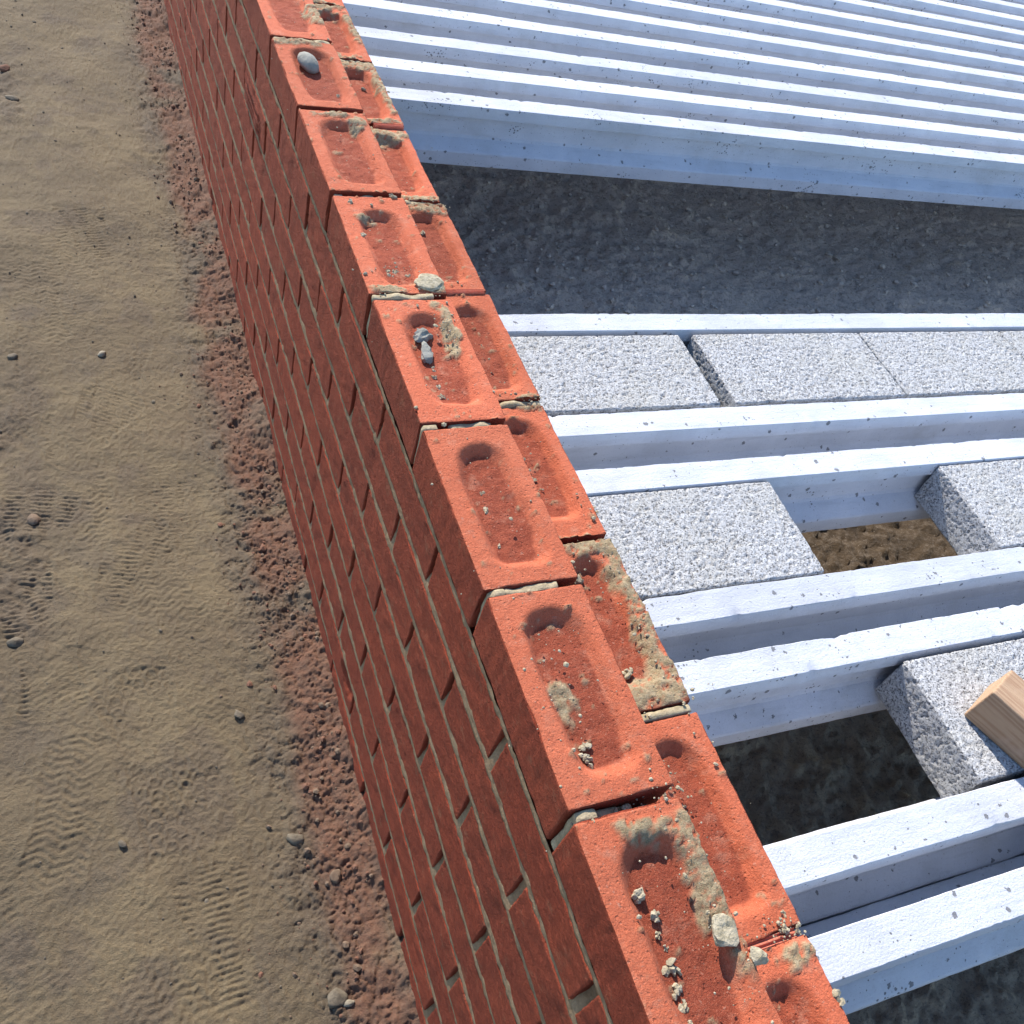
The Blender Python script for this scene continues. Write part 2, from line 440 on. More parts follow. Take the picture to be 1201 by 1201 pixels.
# soil under the floor
ZS = ZT - .82
sx_ = seg_axis([(.15, .30, .05), (.30, 1.5, .008), (1.5, 3.2, .016), (3.2, 8, .2)])
sy_ = seg_axis([(-5, -1.6, .2), (-1.6, 1.25, .008), (1.25, 2, .05), (2, 8, .3)])
SX, SY = np.meshgrid(sx_, sy_, indexing='ij')
def soil_h(X, Y):
    P = np.stack([X.ravel(), Y.ravel(), 0 * X.ravel()], 1)
    return (.024 * fbm(P, 3, 3, 61) + .020 * fbm(P, 22, 5, 63, .66) + .012 * np.maximum(fbm(P, 70, 2, 66), 0)).reshape(X.shape)
SH = ZS + soil_h(SX, SY)
ii = np.arange(SX.size).reshape(SX.shape)
sf = np.stack([ii[:-1, :-1], ii[1:, :-1], ii[1:, 1:], ii[:-1, 1:]], -1).reshape(-1, 4)
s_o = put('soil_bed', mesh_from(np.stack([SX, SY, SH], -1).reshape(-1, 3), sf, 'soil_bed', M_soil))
tag(s_o, 'dark grey soil below the concrete floor beams', kind='structure')

# ------------------------------------------------------------------ the brick wall
BL, BW, BH, JT = .215, .1025, .065, .010
wall = bpy.data.objects.new('brick_wall', None); COL.objects.link(wall)
wall.location = (0, 0, 0)
tag(wall, 'long red brick wall two leaves thick with hollowed bricks along its top', 'wall', kind='thing')
W = lambda z: ZT + z

def face_brick_mesh(i, grooves=None, chip=None):
    p, n, f = rbox((BW, BL, BH), (6, 44, 16), .0014)
    o = np.array([i * 7.7, i * 3.3, i * 1.9])
    d = .0011 * fbm(p + o, 30, 3, i) + .0010 * fbm((p + o) * np.array([1, .6, 1.3]), 110, 3, i + 3, .65)
    # dents along the arrises
    edge = (np.abs(n) > .2).sum(1) >= 2
    d = d - edge * .006 * np.maximum(fbm(p + o, 45, 3, i + 9) - .05, 0)
    ff = sstep(-BW / 2 + .02, -BW / 2, p[:, 0])
    if grooves:
        z0, z1, y0, y1 = grooves
        m = ff * sstep(z0 - .002, z0, p[:, 2]) * sstep(z1 + .002, z1, p[:, 2]) * sstep(y0 - .004, y0, p[:, 1]) * sstep(y1 + .004, y1, p[:, 1])
        d = d + m * .003 * np.sign(np.sin(p[:, 2] * 2 * math.pi / .009))
    if chip:
        cy, cz, r = chip
        q = np.sqrt(((p[:, 1] - cy) / r) ** 2 + ((p[:, 2] - cz) / (r * .7)) ** 2) + .5 * fbm(p + o, 60, 3, i + 30)
        d = d - ff * sstep(1.0, .6, q) * (.005 + .004 * fbm(p + o, 160, 3, i + 31))
    return crisp(mesh_from(p + n * d[:, None], f, 'face_brick', M_face), edge)

face_meshes = [face_brick_mesh(i) for i in range(9)] + [face_brick_mesh(9, chip=(.05, .0, .035)), face_brick_mesh(10, chip=(-.07, .015, .03))]
groove_mesh = face_brick_mesh(11, grooves=(-.030, .012, -.05, .095))

# mortar smears on the brick tops: leaf, x, y, rx, ry
SMEARS = {0: [(.082, -.735, .011, .05), (.092, -1.425, .013, .075), (.03, -.660, .034, .010), (.085, -.652, .022, .018), (.036, -1.25, .012, .03),
              (.084, -.26, .013, .022), (.035, -.012, .045, .014), (.06, -1.372, .03, .012), (.05, -.24, .03, .009), (.036, -.50, .016, .012), (.09, .10, .014, .05), (.05, .2, .05, .02)],
          1: [(.196, -1.13, .013, .115), (.165, -1.222, .055, .024), (.17, -1.036, .055, .016), (.16, .095, .05, .03), (.165, -.152, .055, .020), (.15, -.11, .055, .012),
              (.178, -.362, .045, .016), (.165, -.335, .05, .012), (.185, -.798, .028, .012), (.20, .0, .01, .08), (.165, .32, .05, .03), (.2, .25, .01, .07), (.19, -1.49, .02, .012)]}

def frog_mesh(seed, cx, cy, leaf, seg=(38, 76, 10)):
    rs = np.random.RandomState(seed)
    p, n, f = rbox((BW, BL, BH), seg, .0016)
    o = np.array([seed * 2.7, seed * 4.3, seed * 1.3])
    mx, my = .0175 + rs.uniform(-.002, .002), .0215 + rs.uniform(-.003, .003)
    dep = .0112 + rs.uniform(-.0012, .0012)
    sx0 = .003 + rs.uniform(-.002, .002); sy0 = rs.uniform(-.004, .004)
    hx, hy = BW / 2 - mx, BL / 2 - my
    x, y = p[:, 0] - sx0, p[:, 1] - sy0
    w = .0035 * fbm(p + o, 22, 2, seed)
    rad = np.where(y > 0, .0325, .021)
    qx, qy = np.abs(x) - (hx - rad), np.abs(y) - (hy - rad)
    sd_ = np.hypot(np.maximum(qx, 0), np.maximum(qy, 0)) + np.minimum(np.maximum(qx, qy), 0) - rad + w
    top = (n[:, 2] > .6) | (p[:, 2] > BH / 2 - 1e-4)
    wall_w = .0095 + .0055 * sstep(hy - .045, hy - .02, y) + .006 * sstep(hy - .05, hy - .02, -y)
    tt = np.clip(-sd_ / wall_w, 0, 1)
    frog = (.55 * tt + .45 * tt * tt * (3 - 2 * tt)) * top
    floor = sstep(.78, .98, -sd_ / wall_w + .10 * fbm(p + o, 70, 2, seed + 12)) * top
    d = .0013 * fbm(p + o, 24, 3, seed + 2) + .0007 * fbm(p + o, 140, 3, seed + 4)
    edge = (np.abs(n) > .2).sum(1) >= 2
    d = d - edge * .006 * np.maximum(fbm(p + o, 40, 3, seed + 9) - .05, 0)
    mort = np.zeros(len(p))
    gxw, gyw = p[:, 0] + cx, p[:, 1] + cy
    PW = np.stack([gxw, gyw, 0 * gxw + leaf], 1)
    for (ax, ay, rx, ry) in SMEARS[leaf]:
        e = np.hypot((gxw - ax) / rx, (gyw - ay) / ry) + .9 * fbm(PW, 55, 4, 71 + leaf)
        mort = np.maximum(mort, sstep(1.05, .75, e))
    mort = np.maximum(mort, .75 * sstep(.50, .62, fbm(PW, 90, 3, 78)))
    mort = mort * top * sstep(.22, .40, vnoise(PW, 420, 90) * .5 + vnoise(PW, 170, 91) * .5)
    q = p + n * d[:, None]
    q[:, 2] -= frog * dep * (1 + .10 * fbm(p + o, 30, 3, seed + 6))
    q[:, 2] += floor * .0016 * fbm(p + o, 110, 3, seed + 8)
    q[:, 2] += mort * (.0026 + .0036 * fbm(PW, 150, 4, 80, .65))
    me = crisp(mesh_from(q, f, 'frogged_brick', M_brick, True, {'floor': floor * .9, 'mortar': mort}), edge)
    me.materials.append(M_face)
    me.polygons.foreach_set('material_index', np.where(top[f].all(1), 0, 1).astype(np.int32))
    return me

YMIN, YMAX = -2.30, 2.95
far_frogs = [frog_mesh(300 + i, 9 + i, 9, 0, (16, 32, 5)) for i in range(3)]
n_course = 11
nb = 0
for k in range(n_course):
    off = (.1125 if k % 2 else 0)
    z = -k * .075 - BH / 2
    m0, m1 = int(math.floor((-YMAX) / .225)), int(math.ceil((-YMIN) / .225))
    for m in range(m0, m1):
        y = -.225 * m - .1125 - off
        if y - BL / 2 < YMIN - .13 or y + BL / 2 > YMAX + .05: continue
        j = lambda s: rng.uniform(-s, s)
        if k == 0:
            me = frog_mesh(50 + m + 40, BW / 2, y, 0) if -1.85 < y < .75 else rng.choice(far_frogs)
            b = put('brick', me, wall, (BW / 2 + j(.0015), y + j(.001), W(z + j(.001))), (j(.004), j(.006), j(.005)))
        else:
            if z - BH / 2 < -.80: continue
            me = rng.choice(face_meshes[9:]) if rng.random() < .05 else rng.choice(face_meshes[:9])
            if k == 2 and abs(y - .112) < .05: me = groove_mesh
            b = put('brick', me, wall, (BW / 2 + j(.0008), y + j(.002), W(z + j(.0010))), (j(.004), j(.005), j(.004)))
            if me is groove_mesh: b['label'] = 'brick with comb-like grooves scored along its face'
        nb += 1
# inner leaf: one course lower, half a brick out of step
IN0 = .105
for m in range(-14, 10):
    y = -.1235 - .1125 - .225 * m
    if y - BL / 2 < YMIN - .13 or y + BL / 2 > YMAX + .05: continue
    j = lambda s: rng.uniform(-s, s)
    me = frog_mesh(150 + m + 40, IN0 + BW / 2, y, 1) if -1.85 < y < .95 else rng.choice(far_frogs)
    put('brick', me, wall, (IN0 + BW / 2 + j(.002), y + j(.0015), W(-.075 - BH / 2 + j(.0015))), (j(.006), j(.008), j(.006)))
    nb += 1
# hidden lower courses of the inner leaf and the footing ledge that carries the beams
vv, ff_, base = [], [], 0
for k in range(2, n_course):
    off = (0 if k % 2 else .1125)
    for m in range(-14, 11):
        y = -.225 * m - .1125 - off
        if y - BL / 2 < YMIN - .13 or y + BL / 2 > YMAX + .05: continue
        for (x0) in ((IN0,) if k < 7 else (IN0, IN0 + .1125)):
            zt = -k * .075 if k < 7 else -.512 - (k - 7) * .075
            p, n, f = rbox((BW, BL, BH), (2, 2, 2), .003)
            vv.append(p + np.array([x0 + BW / 2, y, W(zt - BH / 2)])); ff_.append(f + base); base += len(p)
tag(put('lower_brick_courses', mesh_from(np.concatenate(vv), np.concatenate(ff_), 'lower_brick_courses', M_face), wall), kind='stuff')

# bed mortar: a recessed sheet behind the outer face, deeper in the upright joints
my_ = seg_axis([(YMIN - .02, -1.55, .03), (-1.55, .3, .006), (.3, 1.9, .010), (1.9, YMAX, .03)])
mz_ = [-.82]
for k in range(10, 0, -1): mz_ += [-.075 * k - .035, -.075 * k - .004, -.075 * k - .001, -.075 * k + .0025, -.075 * k + .0055, -.075 * k + .0085, -.075 * k + .0115]
mz_ = np.array([z for z in mz_ if z < -.0665] + [-.0665])
MY, MZ = np.meshgrid(my_, mz_, indexing='ij')
kk = np.floor(-MZ / .075); offm = np.where(kk % 2 == 1, .1125, 0)
dj = np.abs(((MY + offm) / .225 + .5) % 1 - .5) * .225
zz = (-MZ) % .075
bedm = (zz > .0625) | (zz < .0022)
P = np.stack([MY.ravel(), MZ.ravel(), 0 * MZ.ravel()], 1)
MX = .0006 + .0007 * fbm(P, 40, 4, 5).reshape(MY.shape) + .0012 * fbm(P, 160, 2, 6).reshape(MY.shape)
MX = MX + np.where(~bedm & (dj >= .011), .008, 0)
MX = MX + np.where((dj < .011) & ~bedm, .0065 + .005 * fbm(P, 18, 2, 7).reshape(MY.shape), 0)
ii = np.arange(MY.size).reshape(MY.shape)
mf = np.stack([ii[:-1, :-1], ii[:-1, 1:], ii[1:, 1:], ii[1:, :-1]], -1).reshape(-1, 4)
tag(put('bed_mortar', mesh_from(np.stack([MX, MY, MZ + ZT], -1).reshape(-1, 3), mf, 'bed_mortar', M_bed), wall), kind='stuff')
# mortar body inside the wall (closes the leaves)
vv, ff_, base = [], [], 0
for (x0, x1, z0, z1) in ((.020, .099, -.82, -.0675), (.099, .2045, -.82, -.1425), (.0995, .1055, -.1425, -.080)):
    p, n, f = rbox((x1 - x0, YMAX - YMIN, z1 - z0), (1, 1, 1), .001)
    vv.append(p + np.array([(x0 + x1) / 2, (YMIN + YMAX) / 2, W((z0 + z1) / 2)])); ff_.append(f + base); base += len(p)
tag(put('mortar_core', mesh_from(np.concatenate(vv), np.concatenate(ff_), 'mortar_core', M_bed, False), wall), kind='stuff')

def joint_fill(leaf, y, x0, x1, ztop, seed, zbot=None, wid=.0098, amp=.0035):
    zt0 = 0 if leaf == 0 else -.075
    zb = zt0 - .066 if zbot is None else zbot
    L_ = x1 - x0; H_ = zt0 + ztop - zb
    p, n, f = rbox((L_, wid, H_), (max(4, int(L_ / .003)), 5, 10), .0028)
    o = np.array([seed * 3.7, 0, seed * 1.1])
    p = p + n * (amp * fbm(p + o, 70, 3, seed))[:, None] * np.array([1, .5, 1])
    up = sstep(0, H_ / 2, p[:, 2])
    p[:, 2] += up * .004 * fbm(p + o, 45, 3, seed + 2)
    return put('mortar_joint', mesh_from(p, f, 'mortar_joint', M_mortar), wall, ((x0 + x1) / 2, y, W((zt0 + ztop + zb) / 2)))

OUT_FILL = {-1: [(.006, .095, -.003)], 0: [(.004, .098, -.001)], 1: [(.005, .014, -.004), (.02, .045, -.016)], 2: [(.005, .018, -.003), (.022, .062, -.007)],
            3: [(.003, .082, .001)], 4: [(.003, .021, -.001), (.034, .086, -.004)], 5: [(.004, .022, -.003), (.020, .078, -.002)], 6: [(.004, .026, -.002), (.026, .066, -.014)], 7: [(.004, .07, -.004)]}
for i in range(-13, 11):
    y = -.225 * i
    if not (YMIN < y < YMAX): continue
    sp = OUT_FILL.get(i, [(.005, rng.uniform(.03, .09), -.004)])
    for q, (a, b, zt) in enumerate(sp): joint_fill(0, y, a, b, zt, 400 + i * 5 + q)
    joint_fill(0, y, .012, .092, -.030, 700 + i)
IN_FILL = {0: [(.108, .20, -.002)], 1: [(.108, .205, .000)], 2: [(.108, .206, -.020)], 3: [(.108, .205, -.001)], 4: [(.108, .204, -.022)], 5: [(.108, .206, -.001)],
           6: [(.108, .150, -.006), (.15, .205, -.020)], 7: [(.108, .206, .0005)], 8: [(.108, .204, -.022)]}
for i in range(-10, 12):
    y = .3265 - .225 * i
    if not (YMIN < y < YMAX): continue
    for q, (a, b, zt) in enumerate(IN_FILL.get(i, [(.108, .204, -.004)])): joint_fill(1, y, a, b, zt, 500 + i * 5 + q)
# grooved clay slips wedged in three of the inner joints and one outer joint
def slip(loc, dim, n_r, rot=0, axis='y'):
    L_, w_, h_ = dim
    vs_, fs_ = [], []
    p, n, f = rbox((L_, w_, h_), (12, 9, 3), .001)
    ph = p[:, 1] / w_ if axis == 'y' else p[:, 0] / L_
    up = (p[:, 2] > h_ * .3)
    p[:, 2] += np.where(up, -.0022 * (np.cos(ph * 2 * math.pi * n_r) < 0), 0)
    o = put('brick_slip', mesh_from(p, f, 'brick_slip', M_slip, False), wall, loc, (0, 0, rot)); o['label'] = 'sliver of grooved pink clay wedged in a joint'
    return o
slip((.178, .3265 - .225 * 2, W(-.082)), (.052, .0090, .020), 2)
slip((.172, .3265 - .225 * 4, W(-.081)), (.060, .0088, .020), 2)
slip((.158, .3265 - .225 * 8, W(-.0865)), (.085, .0092, .020), 2)
print('bricks', nb)

# ------------------------------------------------------------------ floor beams
A0 = -.0212
DZ = ZT - .3636                     # top of the beams and blocks
PROF = [(0, 0), (.014, 0), (.0255, 0), (.0268, -.0016), (.0284, -.015), (.0300, -.0272), (.0298, -.0282), (.0178, -.0340), (.0170, -.055), (.0195, -.080), (.0235, -.0860), (.034, -.0925),
        (.0530, -.1055), (.0555, -.109), (.0558, -.122), (.0555, -.143), (.0535, -.145), (0, -.145)]
BEAM_L = 5.2
def beam_mesh(seed, fine):
    prof = PROF + [(-a, b) for a, b in PROF[-2:0:-1]]
    prof = np.array(prof); npf = len(prof)
    xs = seg_axis([(0, 1.7, .006), (1.7, BEAM_L, .02)]) if fine else seg_axis([(0, 3.2, .010), (3.2, BEAM_L, .04)])
    Y = np.tile(prof[:, 0], (len(xs), 1)); Z = np.tile(prof[:, 1], (len(xs), 1)); X = np.repeat(xs[:, None], npf, 1)
    P = np.stack([X, Y, Z], -1).reshape(-1, 3); o = np.array([seed * 9.1, 0, 0])
    dn = (.0012 * fbm(P + o, 9, 3, seed) + .0007 * fbm(P + o, 60, 3, seed + 2))
    nrm = np.stack([0 * P[:, 0], np.sign(P[:, 1]) * (np.abs(P[:, 1]) > .02), (P[:, 2] > -.002) * 1.0], 1)
    P2 = P + nrm * dn[:, None]
    arr = (np.abs(np.abs(P[:, 1]) - .0262) < .0012) & (P[:, 2] > -.003)                # chipped upper arrises
    c = np.maximum(fbm(P + o, 34, 4, seed + 5) - .44, 0) * arr
    P2[:, 2] -= .010 * c; P2[:, 1] -= np.sign(P[:, 1]) * .012 * c
    led = (np.abs(np.abs(P[:, 1]) - .0535) < .004) & (P[:, 2] > -.103)
    c = np.maximum(fbm(P + o, 40, 3, seed + 7) - .15, 0) * led; P2[:, 2] -= .008 * c
    P2[:, 0] = np.where(P[:, 0] == 0, P2[:, 0], P2[:, 0])
    ii = np.arange(len(xs) * npf).reshape(len(xs), npf)
    jj = np.roll(ii, -1, axis=1)
    f = np.stack([ii[:-1], ii[1:], jj[1:], jj[:-1]], -1).reshape(-1, 4)
    # end caps as quads strips
    caps = []
    h = npf // 2
    for row, flip in ((ii[0], False), (ii[-1], True)):
        for a in range(h):
            b = (npf - a) % npf; q = [row[a], row[(a + 1) % npf], row[(npf - a - 1) % npf], row[b]]
            if len(set(q)) < 4: continue
            caps.append(q[::-1] if flip else q)
    f = np.concatenate([f, np.array(caps)])
    me = mesh_from(P2, f, 'concrete_beam', M_conc)
    try: me.set_sharp_from_angle(angle=math.radians(19))
    except Exception: pass
    return me

NEAR = [(-.2835, 'pale concrete beam between the open soil strip and the full row of blocks'),
        (-.5635, 'pale concrete beam closing the full row of blocks on the side of its twin beam'),
        (-.6955, 'pale concrete beam beside its twin, bordering the bay with a brown soil opening'),
        (-.9625, 'pale concrete beam between the brown soil opening and its close twin'),
        (-1.0770, 'pale concrete beam with exposed flange above the black opening by the timber'),
        (-1.3555, 'pale concrete beam that the timber offcut lies across, beyond the black opening'),
        (-1.4685, 'outermost pale concrete beam of the last pair, past the timber offcut')]
ca, sa = math.cos(A0), math.sin(A0)
def bpt(bx, n): return (ca * bx - sa * n, sa * bx + ca * n)
for i, (n, lab) in enumerate(NEAR):
    x, y = bpt(.232, n)
    tag(put('concrete_beam', beam_mesh(20 + i, True), None, (x, y, DZ), (0, 0, A0)), lab, 'beam', 'concrete beams of the floor', 'thing')
rear_meshes = [beam_mesh(40 + i, False) for i in range(4)]
# near edge of each far beam: a point on it and its direction
REAR = [(1.235, .521, -.0440), (1.311, .670, -.0420), (1.395, .833, -.0440), (1.486, 1.010, -.0500), (1.576, 1.184, -.0560), (1.664, 1.356, -.0600)]
for q in range(7): REAR.append((1.75 + .09 * q, 1.530 + .172 * q, -.0615))
for i, (x, y, a) in enumerate(REAR):
    y += .0285
    t = (.240 - x) / math.cos(a)
    nth = 'first second third fourth fifth sixth seventh eighth ninth tenth eleventh twelfth thirteenth'.split()[i]
    lab = 'foremost concrete beam of the far close-set row, standing over the bare soil strip' if i == 0 else 'concrete beam, %s from the bare soil strip in the far close-set row' % nth
    tag(put('concrete_beam', rear_meshes[i % 4], None, (.240, y + t * math.sin(a), DZ + rng.uniform(-.002, .002)), (0, 0, a + rng.uniform(-.0015, .0015)), (1, 1.12, 1)), lab, 'beam', 'concrete beams of the far row', 'thing')

# ------------------------------------------------------------------ blocks
def block_mesh(seed, L_=.440, W_=.205, H_=.090):
    p, n, f = rbox((L_, W_, H_), (170, 80, 34), .0025)
    o = np.array([seed * 3.3, seed * 1.1, seed * 2.9])
    a = vnoise(p + o, 330, seed); b = vnoise(p + o, 150, seed + 1); c = vnoise(p + o, 420, seed + 2)
    v = .55 * a + .2 * b + .25 * c
    pit = sstep(.42, .28, v)
    d = .0011 * (v - .5) * 2 - .0021 * pit
    edge = (np.abs(n) > .2).sum(1) >= 2
    d = d - edge * .006 * np.maximum(fbm(p + o, 35, 3, seed + 5) - .05, 0)
    return mesh_from(p + n * d[:, None], f, 'concrete_block', M_block, True, {'pit': pit})
bms = [block_mesh(1), block_mesh(2), block_mesh(3)]
def block(bx, n, lab, tilt=0, grp=None, i=0):
    x, y = bpt(bx + .22, n)
    tag(put('concrete_block', bms[i % 3], None, (x, y, DZ - .0915 + .045), (0, tilt, A0 + math.pi * (i % 2))), lab, 'block', grp)
G1 = 'blocks laid tight in the full row'
block(.352, -.4245, 'grey aggregate block ending at the narrow slot, butting the brick wall', i=0)
block(.826, -.4245, 'grey aggregate block starting just past the narrow slot in the full row', i=1)
for q, w in enumerate(('third', 'fourth', 'fifth', 'sixth')): block(1.2715 + .4445 * q, -.4245, 'grey aggregate block, %s from the brick wall in the tight full row' % w, grp=G1, i=q + 2)
block(.349, -.829, 'grey aggregate block between brick wall and the brown soil opening', i=1)
block(1.203, -.829, 'grey aggregate block past the brown soil opening, its dark end showing', i=2)
block(1.647, -.829, 'grey aggregate block behind the one past the brown soil opening', i=0)
block(.830, -1.2165, 'grey aggregate block under the timber offcut beside the black opening', i=0)
block(1.274, -1.2165, 'grey aggregate block continuing the bay behind the timber offcut', i=1)

# ------------------------------------------------------------------ timber offcut on the block
p, n, f = rbox((.070, .62, .072), (14, 60, 12), .0025)
p = p + n * (.0009 * fbm(p * np.array([1, .2, 1]), 60, 3, 3))[:, None]
low = .5 - p[:, 2] / .072
p[:, 1] += np.where(p[:, 1] > .3, .006 * (p[:, 0] / .035) + .013 * low, 0)      # end cut out of square
p[:, 0] -= np.where(p[:, 0] < 0, .026 * low * np.minimum(-p[:, 0] / .03, 1), 0)    # splayed side
La = math.atan2(-.927, .374)
tim = mesh_from(p, f, 'timber_offcut', M_wood)
cx, cy = .846 + .035 * .927 + .374 * .31, -1.238 + .035 * .374 - .927 * .31
tag(put('timber_offcut', tim, None, (cx, cy, DZ + .0365), (0, 0, La + math.pi / 2 + math.pi)), 'sawn softwood offcut lying across a grey block and a concrete beam', 'timber')

# ------------------------------------------------------------------ stones and mortar lumps
def thing_lump(name, mesh, mat, loc, size, rot, label, cat, group=None):
    me = mesh_from(mesh[0] * np.array(size), mesh[1], name, mat, name != 'mortar_lump')
    return tag(put(name, me, None, loc, rot), label, cat, group)
TOP = lambda x, y: W(0)
GC = 'crumbs of dry mortar in the brick hollows'
FZ = -.0150
def crumb(x, y, z, s, seed, lab='small lump of dry mortar lying in a brick hollow', grp=GC, flat=.8, mat=M_crumb, name='mortar_lump', cat='mortar lump', rz=None, amp=.55, facet=.45):
    s = tuple(q * (.85 if grp else 1) for q in s)
    if grp:
        r_ = np.random.RandomState(seed); V_, F_, b_ = [], [], 0
        for k in range(6):
            v_, f_ = lump(seed * 7 + k, ICO2, .75, 1, .55); c_ = r_.uniform(-.55, .55, 3) * np.array([1, 1, .5])
            V_.append(v_ * r_.uniform(.6, 1.2, 3) * (r_.uniform(.28, .6) if k else .62) + c_ * (k > 0)); F_.append(f_ + b_); b_ += len(v_)
        shape = (np.concatenate(V_), np.concatenate(F_))
    else: shape = lump(seed, ICO3, amp, flat, facet)
    return thing_lump(name, shape, mat, (x, y, W(z) + s[2] * .55), s, (0, 0, rng.uniform(0, 6) if rz is None else rz), lab, cat, grp)
thing_lump('pebble', lump(3, ICO3, .10, 1, .0), M_pebble, (.047, -.072, W(-.004)), (.016, .024, .011), (.15, .1, .25), 'smooth oval grey pebble lodged in a brick hollow at the wall top', 'pebble')
crumb(.083, -.650, .000, (.019, .017, .0045), 12, 'flat pale dab of mortar across a joint at the wall top', None, mat=M_crumb, rz=.3, amp=.35, facet=.0)
crumb(.088, -1.463, -.003, (.015, .014, .007), 14, 'pale angular mortar chunk on the rim between the two leaves', None, rz=.8, facet=.5)
crumb(.105, -1.490, -.001, (.007, .007, .006), 15, 'small crumb beside the pale angular mortar chunk', None)
crumb(.050, -.742, FZ, (.014, .010, .010), 16, 'curved grey mortar dropping at the head of a brick hollow', None, rz=.5, mat=M_pebble)
crumb(.046, -.775, FZ, (.008, .018, .009), 17, 'long grey mortar dropping below the curved one in the same hollow', None, rz=-.15, mat=M_pebble)
for i, (x, y, s) in enumerate([(.043, -.812, .0055), (.045, -.828, .006), (.042, -.845, .006), (.042, -.862, .0075), (.047, -.800, .004),
                               (.040, -1.016, .0055), (.039, -1.064, .005), (.043, -.992, .003), (.046, -.990, .003),
                               (.036, -1.420, .010), (.041, -1.438, .009), (.038, -1.452, .006), (.041, -1.462, .0045), (.038, -1.478, .009), (.035, -1.492, .0065), (.037, -1.503, .006), (.035, -1.517, .007), (.036, -1.532, .008), (.037, -1.546, .007),
                               (.040, -1.290, .007), (.038, -1.300, .008), (.040, -1.309, .006), (.037, -1.240, .004)]):
    lab = ('small mortar lump in the hollow below the curved grey dropping' if y > -.9 else 'small mortar lump in a clean hollow with few crumbs' if y > -1.125 else
           'small mortar lump in the hollow with a tan smear on its side' if y > -1.35 else 'mortar lump in the line of lumps beside the pale angular chunk')
    crumb(x, y, FZ + .0015, (s * rng.uniform(.8, 1.1), s * rng.uniform(.9, 1.3), s * .9), 30 + i, lab)
for i, (x, y, s) in enumerate([(.022, -.470, .0065), (.085, -.455, .008), (.020, -1.357, .004), (.045, -.625, .006), (.058, -.632, .005), (.036, -.622, .004), (.09, -1.445, .0045), (.082, -1.448, .004), (.030, -1.355, .005), (.046, -1.352, .005), (.056, -1.350, .006), (.022, -.545, .006)]):
    crumb(x, y, -.003 if i not in (8, 9, 10) else -.012, (s, s * 1.1, s * .7), 70 + i, 'small crumb of mortar on the flat rim of a top brick', 'crumbs of dry mortar on the brick rims')
GI = 'crumbs of dry mortar on the lower inner leaf'
for i, (x, y, s) in enumerate([(.158, -1.192, .010), (.166, -1.206, .008), (.160, -1.214, .006), (.150, -1.072, .009), (.136, -1.100, .005), (.140, -1.120, .004), (.150, -1.310, .0065), (.140, -1.325, .004), (.153, -1.340, .004),
                               (.206, -1.532, .009), (.183, -.782, .006), (.192, -.79, .005), (.19, -.80, .004), (.155, -.418, .007), (.152, -.905, .004), (.155, -.92, .005), (.148, -.93, .004), (.196, -1.458, .005), (.19, -1.47, .006), (.202, -1.475, .005), (.155, -.13, .006), (.17, .02, .006)]):
    crumb(x, y, -.075 + (-.012 if .13 < x < .175 else -.003), (s, s * 1.15, s * .85), 100 + i, 'small crumb of mortar on the lower inner leaf of bricks', GI)

# fine crumbs nobody could count
def scatter(name, mat, pts, sizes, base=ICO1, seed=0, flat=.7):
    rs = np.random.RandomState(seed)
    vars_ = [lump(200 + seed * 7 + i, base, .45, flat, .25) for i in range(7)]
    V, F, b = [], [], 0
    for (x, y, z), s in zip(pts, sizes):
        v, f = vars_[rs.randint(7)]
        a = rs.uniform(0, 2 * math.pi); c_, s_ = math.cos(a), math.sin(a)
        sc = s * rs.uniform(.7, 1.3, 3)
        q = v * sc; q = np.stack([q[:, 0] * c_ - q[:, 1] * s_, q[:, 0] * s_ + q[:, 1] * c_, q[:, 2]], 1)
        V.append(q + np.array([x, y, z])); F.append(f + b); b += len(v)
    return put(name, mesh_from(np.concatenate(V), np.concatenate(F), name, mat, False))
rs = np.random.RandomState(5)
pts, sz = [], []
for (cx_, cy_, sx0, sy0, z, n_) in [(.040, -1.27, .004, .045, -.014, 60), (.040, -1.48, .006, .05, -.014, 60), (.044, -.83, .004, .03, -.014, 40), (.04, -1.07, .004, .02, -.014, 25), (.09, -1.42, .010, .05, .001, 90), (.08, -.73, .010, .04, .001, 80),
                                   (.04, -.63, .02, .008, .001, 50), (.195, -1.13, .01, .08, -.073, 90), (.17, -1.235, .03, .008, -.073, 80), (.17, -1.045, .03, .01, -.073, 60), (.15, -1.33, .006, .03, -.076, 30), (.15, -.93, .005, .02, -.084, 25),
                                   (.19, -.79, .015, .01, -.073, 40), (.19, -1.465, .012, .008, -.073, 50), (.17, -.36, .03, .01, -.073, 40), (.03, -1.25, .015, .05, .001, 40), (.05, -1.1, .03, .4, .001, 120), (.16, -.6, .03, .5, -.074, 120), (.05, -.2, .03, .2, .001, 60), (.045, -1.352, .02, .003, -.012, 40)]:
    for _ in range(int(n_ * .8)):
        pts.append((rs.normal(cx_, sx0), rs.normal(cy_, sy0), W(z))); sz.append(min(.0032, .0005 + rs.exponential(.0006)))
tag(scatter('mortar_crumbs', M_crumb, pts, sz, ICO1, 1), 'fine mortar crumbs scattered over the brick tops', 'crumbs', kind='stuff')

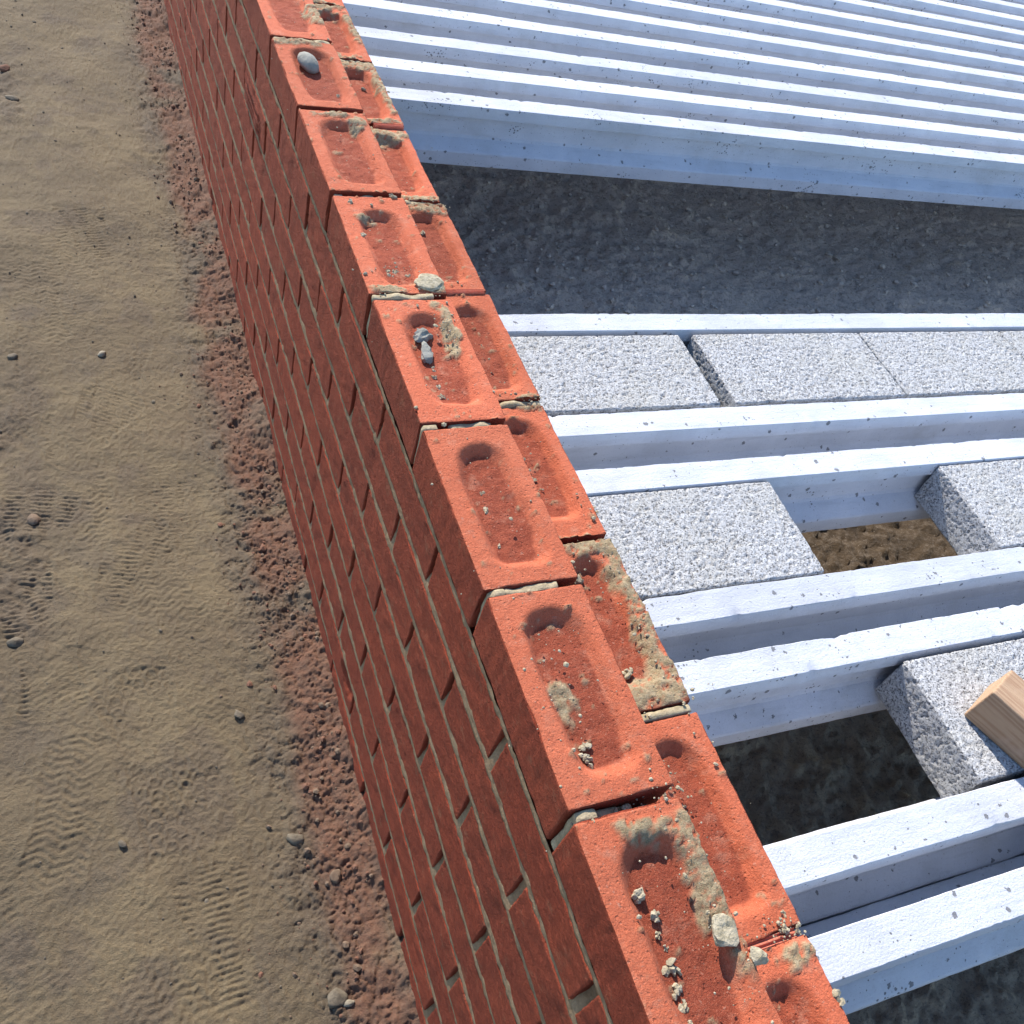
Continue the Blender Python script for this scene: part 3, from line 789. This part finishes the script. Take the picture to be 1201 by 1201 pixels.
# earth clods along the foot of the wall, grit on the sand, gravel on the soil
def on_ground(xy, frac=.35, sizes=None):
    a = np.array(xy); h, _, _ = ground_fields(a[:, 0][:, None], a[:, 1][:, None], True)
    return [(x, y, float(z) + frac * s) for (x, y), z, s in zip(xy, h.ravel(), sizes)]
xy, sz = [], []
while len(xy) < 2000:
    x = -abs(rs.normal(0, .075)); y = rs.uniform(-1.7, 2.2)
    if x < -.26 or x > -.004: continue
    if vnoise(np.array([[x, y, 0]]), 9, 91)[0] < .38: continue
    s = min(.0080, .0008 + rs.exponential(.0011)) * (1.1 if x > -.1 else .8); xy.append((x, y)); sz.append(s)
half = len(xy) // 2
tag(scatter('earth_clods', M_clod, on_ground(xy[:half], .3, sz[:half]), sz[:half], ICO1, 2, .75), 'loose brown earth clods along the foot of the wall', 'clods', kind='stuff')
tag(scatter('brick_dust_clods', M_redclod, on_ground(xy[half:], .3, sz[half:]), sz[half:], ICO1, 3, .75), 'reddish earth clods along the foot of the wall', 'clods', kind='stuff')
xy, sz = [], []
while len(xy) < 600:
    x, y = rs.uniform(-.75, -.1), rs.uniform(-1.7, 2.2)
    xy.append((x, y)); sz.append(min(.005, .0008 + rs.exponential(.0008)))
tag(scatter('grit', M_field, on_ground(xy, .2, sz), sz, ICO1, 4), 'scattered grit on the trodden sand', 'grit', kind='stuff')
pts, sz = [], []
for _ in range(3000):
    x, y = rs.uniform(.35, 3.0), rs.uniform(.12, 1.3); s = .0022 + rs.exponential(.0024)
    pts.append((x, y)); sz.append(min(s, .014))
pa = np.array(pts); hh = ZS + soil_h(pa[:, 0][:, None], pa[:, 1][:, None]).ravel()
tag(scatter('gravel', M_gravel, [(x, y, z + .3 * s) for (x, y), z, s in zip(pts, hh, sz)], sz, ICO1, 5), 'dark gravel strewn over the soil below the floor', 'gravel', kind='stuff')
# single stones one can pick out on the sand
def ground_stone(x, y, s, seed, lab, mat=M_field, facet=.35, name='stone'):
    s = tuple(q * .85 for q in s)
    z = float(ground_fields(np.array([[x]]), np.array([[y]]))[0][0, 0])
    thing_lump(name, lump(seed, ICO3, .25, .7, facet), mat, (x, y, z + s[2] * .30), s, (0, 0, seed * 1.3), lab, 'stone')
ground_stone(-.300, .075, (.012, .009, .009), 61, 'pale pebble alone on the trodden sand', M_stone)
ground_stone(-.160, -.825, (.012, .010, .007), 62, 'flat angular grey stone where sand meets the loose earth', M_field, .5)
ground_stone(-.100, -1.285, (.021, .015, .013), 63, 'largest grey-brown stone among the clods at the wall foot', M_field, .4)
ground_stone(-.085, -1.295, (.006, .010, .006), 64, 'narrow yellowish stone beside the largest stone', M_stone, .3)
ground_stone(-.110, -1.05, (.015, .011, .010), 65, 'grey lump heaped with clods at the wall foot', M_field, .4)
ground_stone(-.065, -1.12, (.013, .012, .009), 66, 'brown lump of earth close to the wall face', M_clod, .4)
ground_stone(-.350, -1.000, (.009, .006, .006), 67, 'small dark stone between boot prints', M_field, .4)
ground_stone(-.468, .075, (.012, .010, .009), 68, 'dark stone at the edge of the loose ground', M_field, .4)
ground_stone(-.445, -.365, (.016, .012, .011), 69, 'brown clod sitting on darker loose sand', M_clod, .3)
ground_stone(-.480, -.625, (.016, .011, .010), 70, 'dark flat stone near the barred boot print', M_field, .4)
ground_stone(-.460, 1.25, (.020, .016, .014), 71, 'chunk of broken red brick on the sand', M_redclod, .45)
ground_stone(-.445, 1.10, (.022, .014, .010), 72, 'grey stone below the chunk of broken brick', M_field, .4)
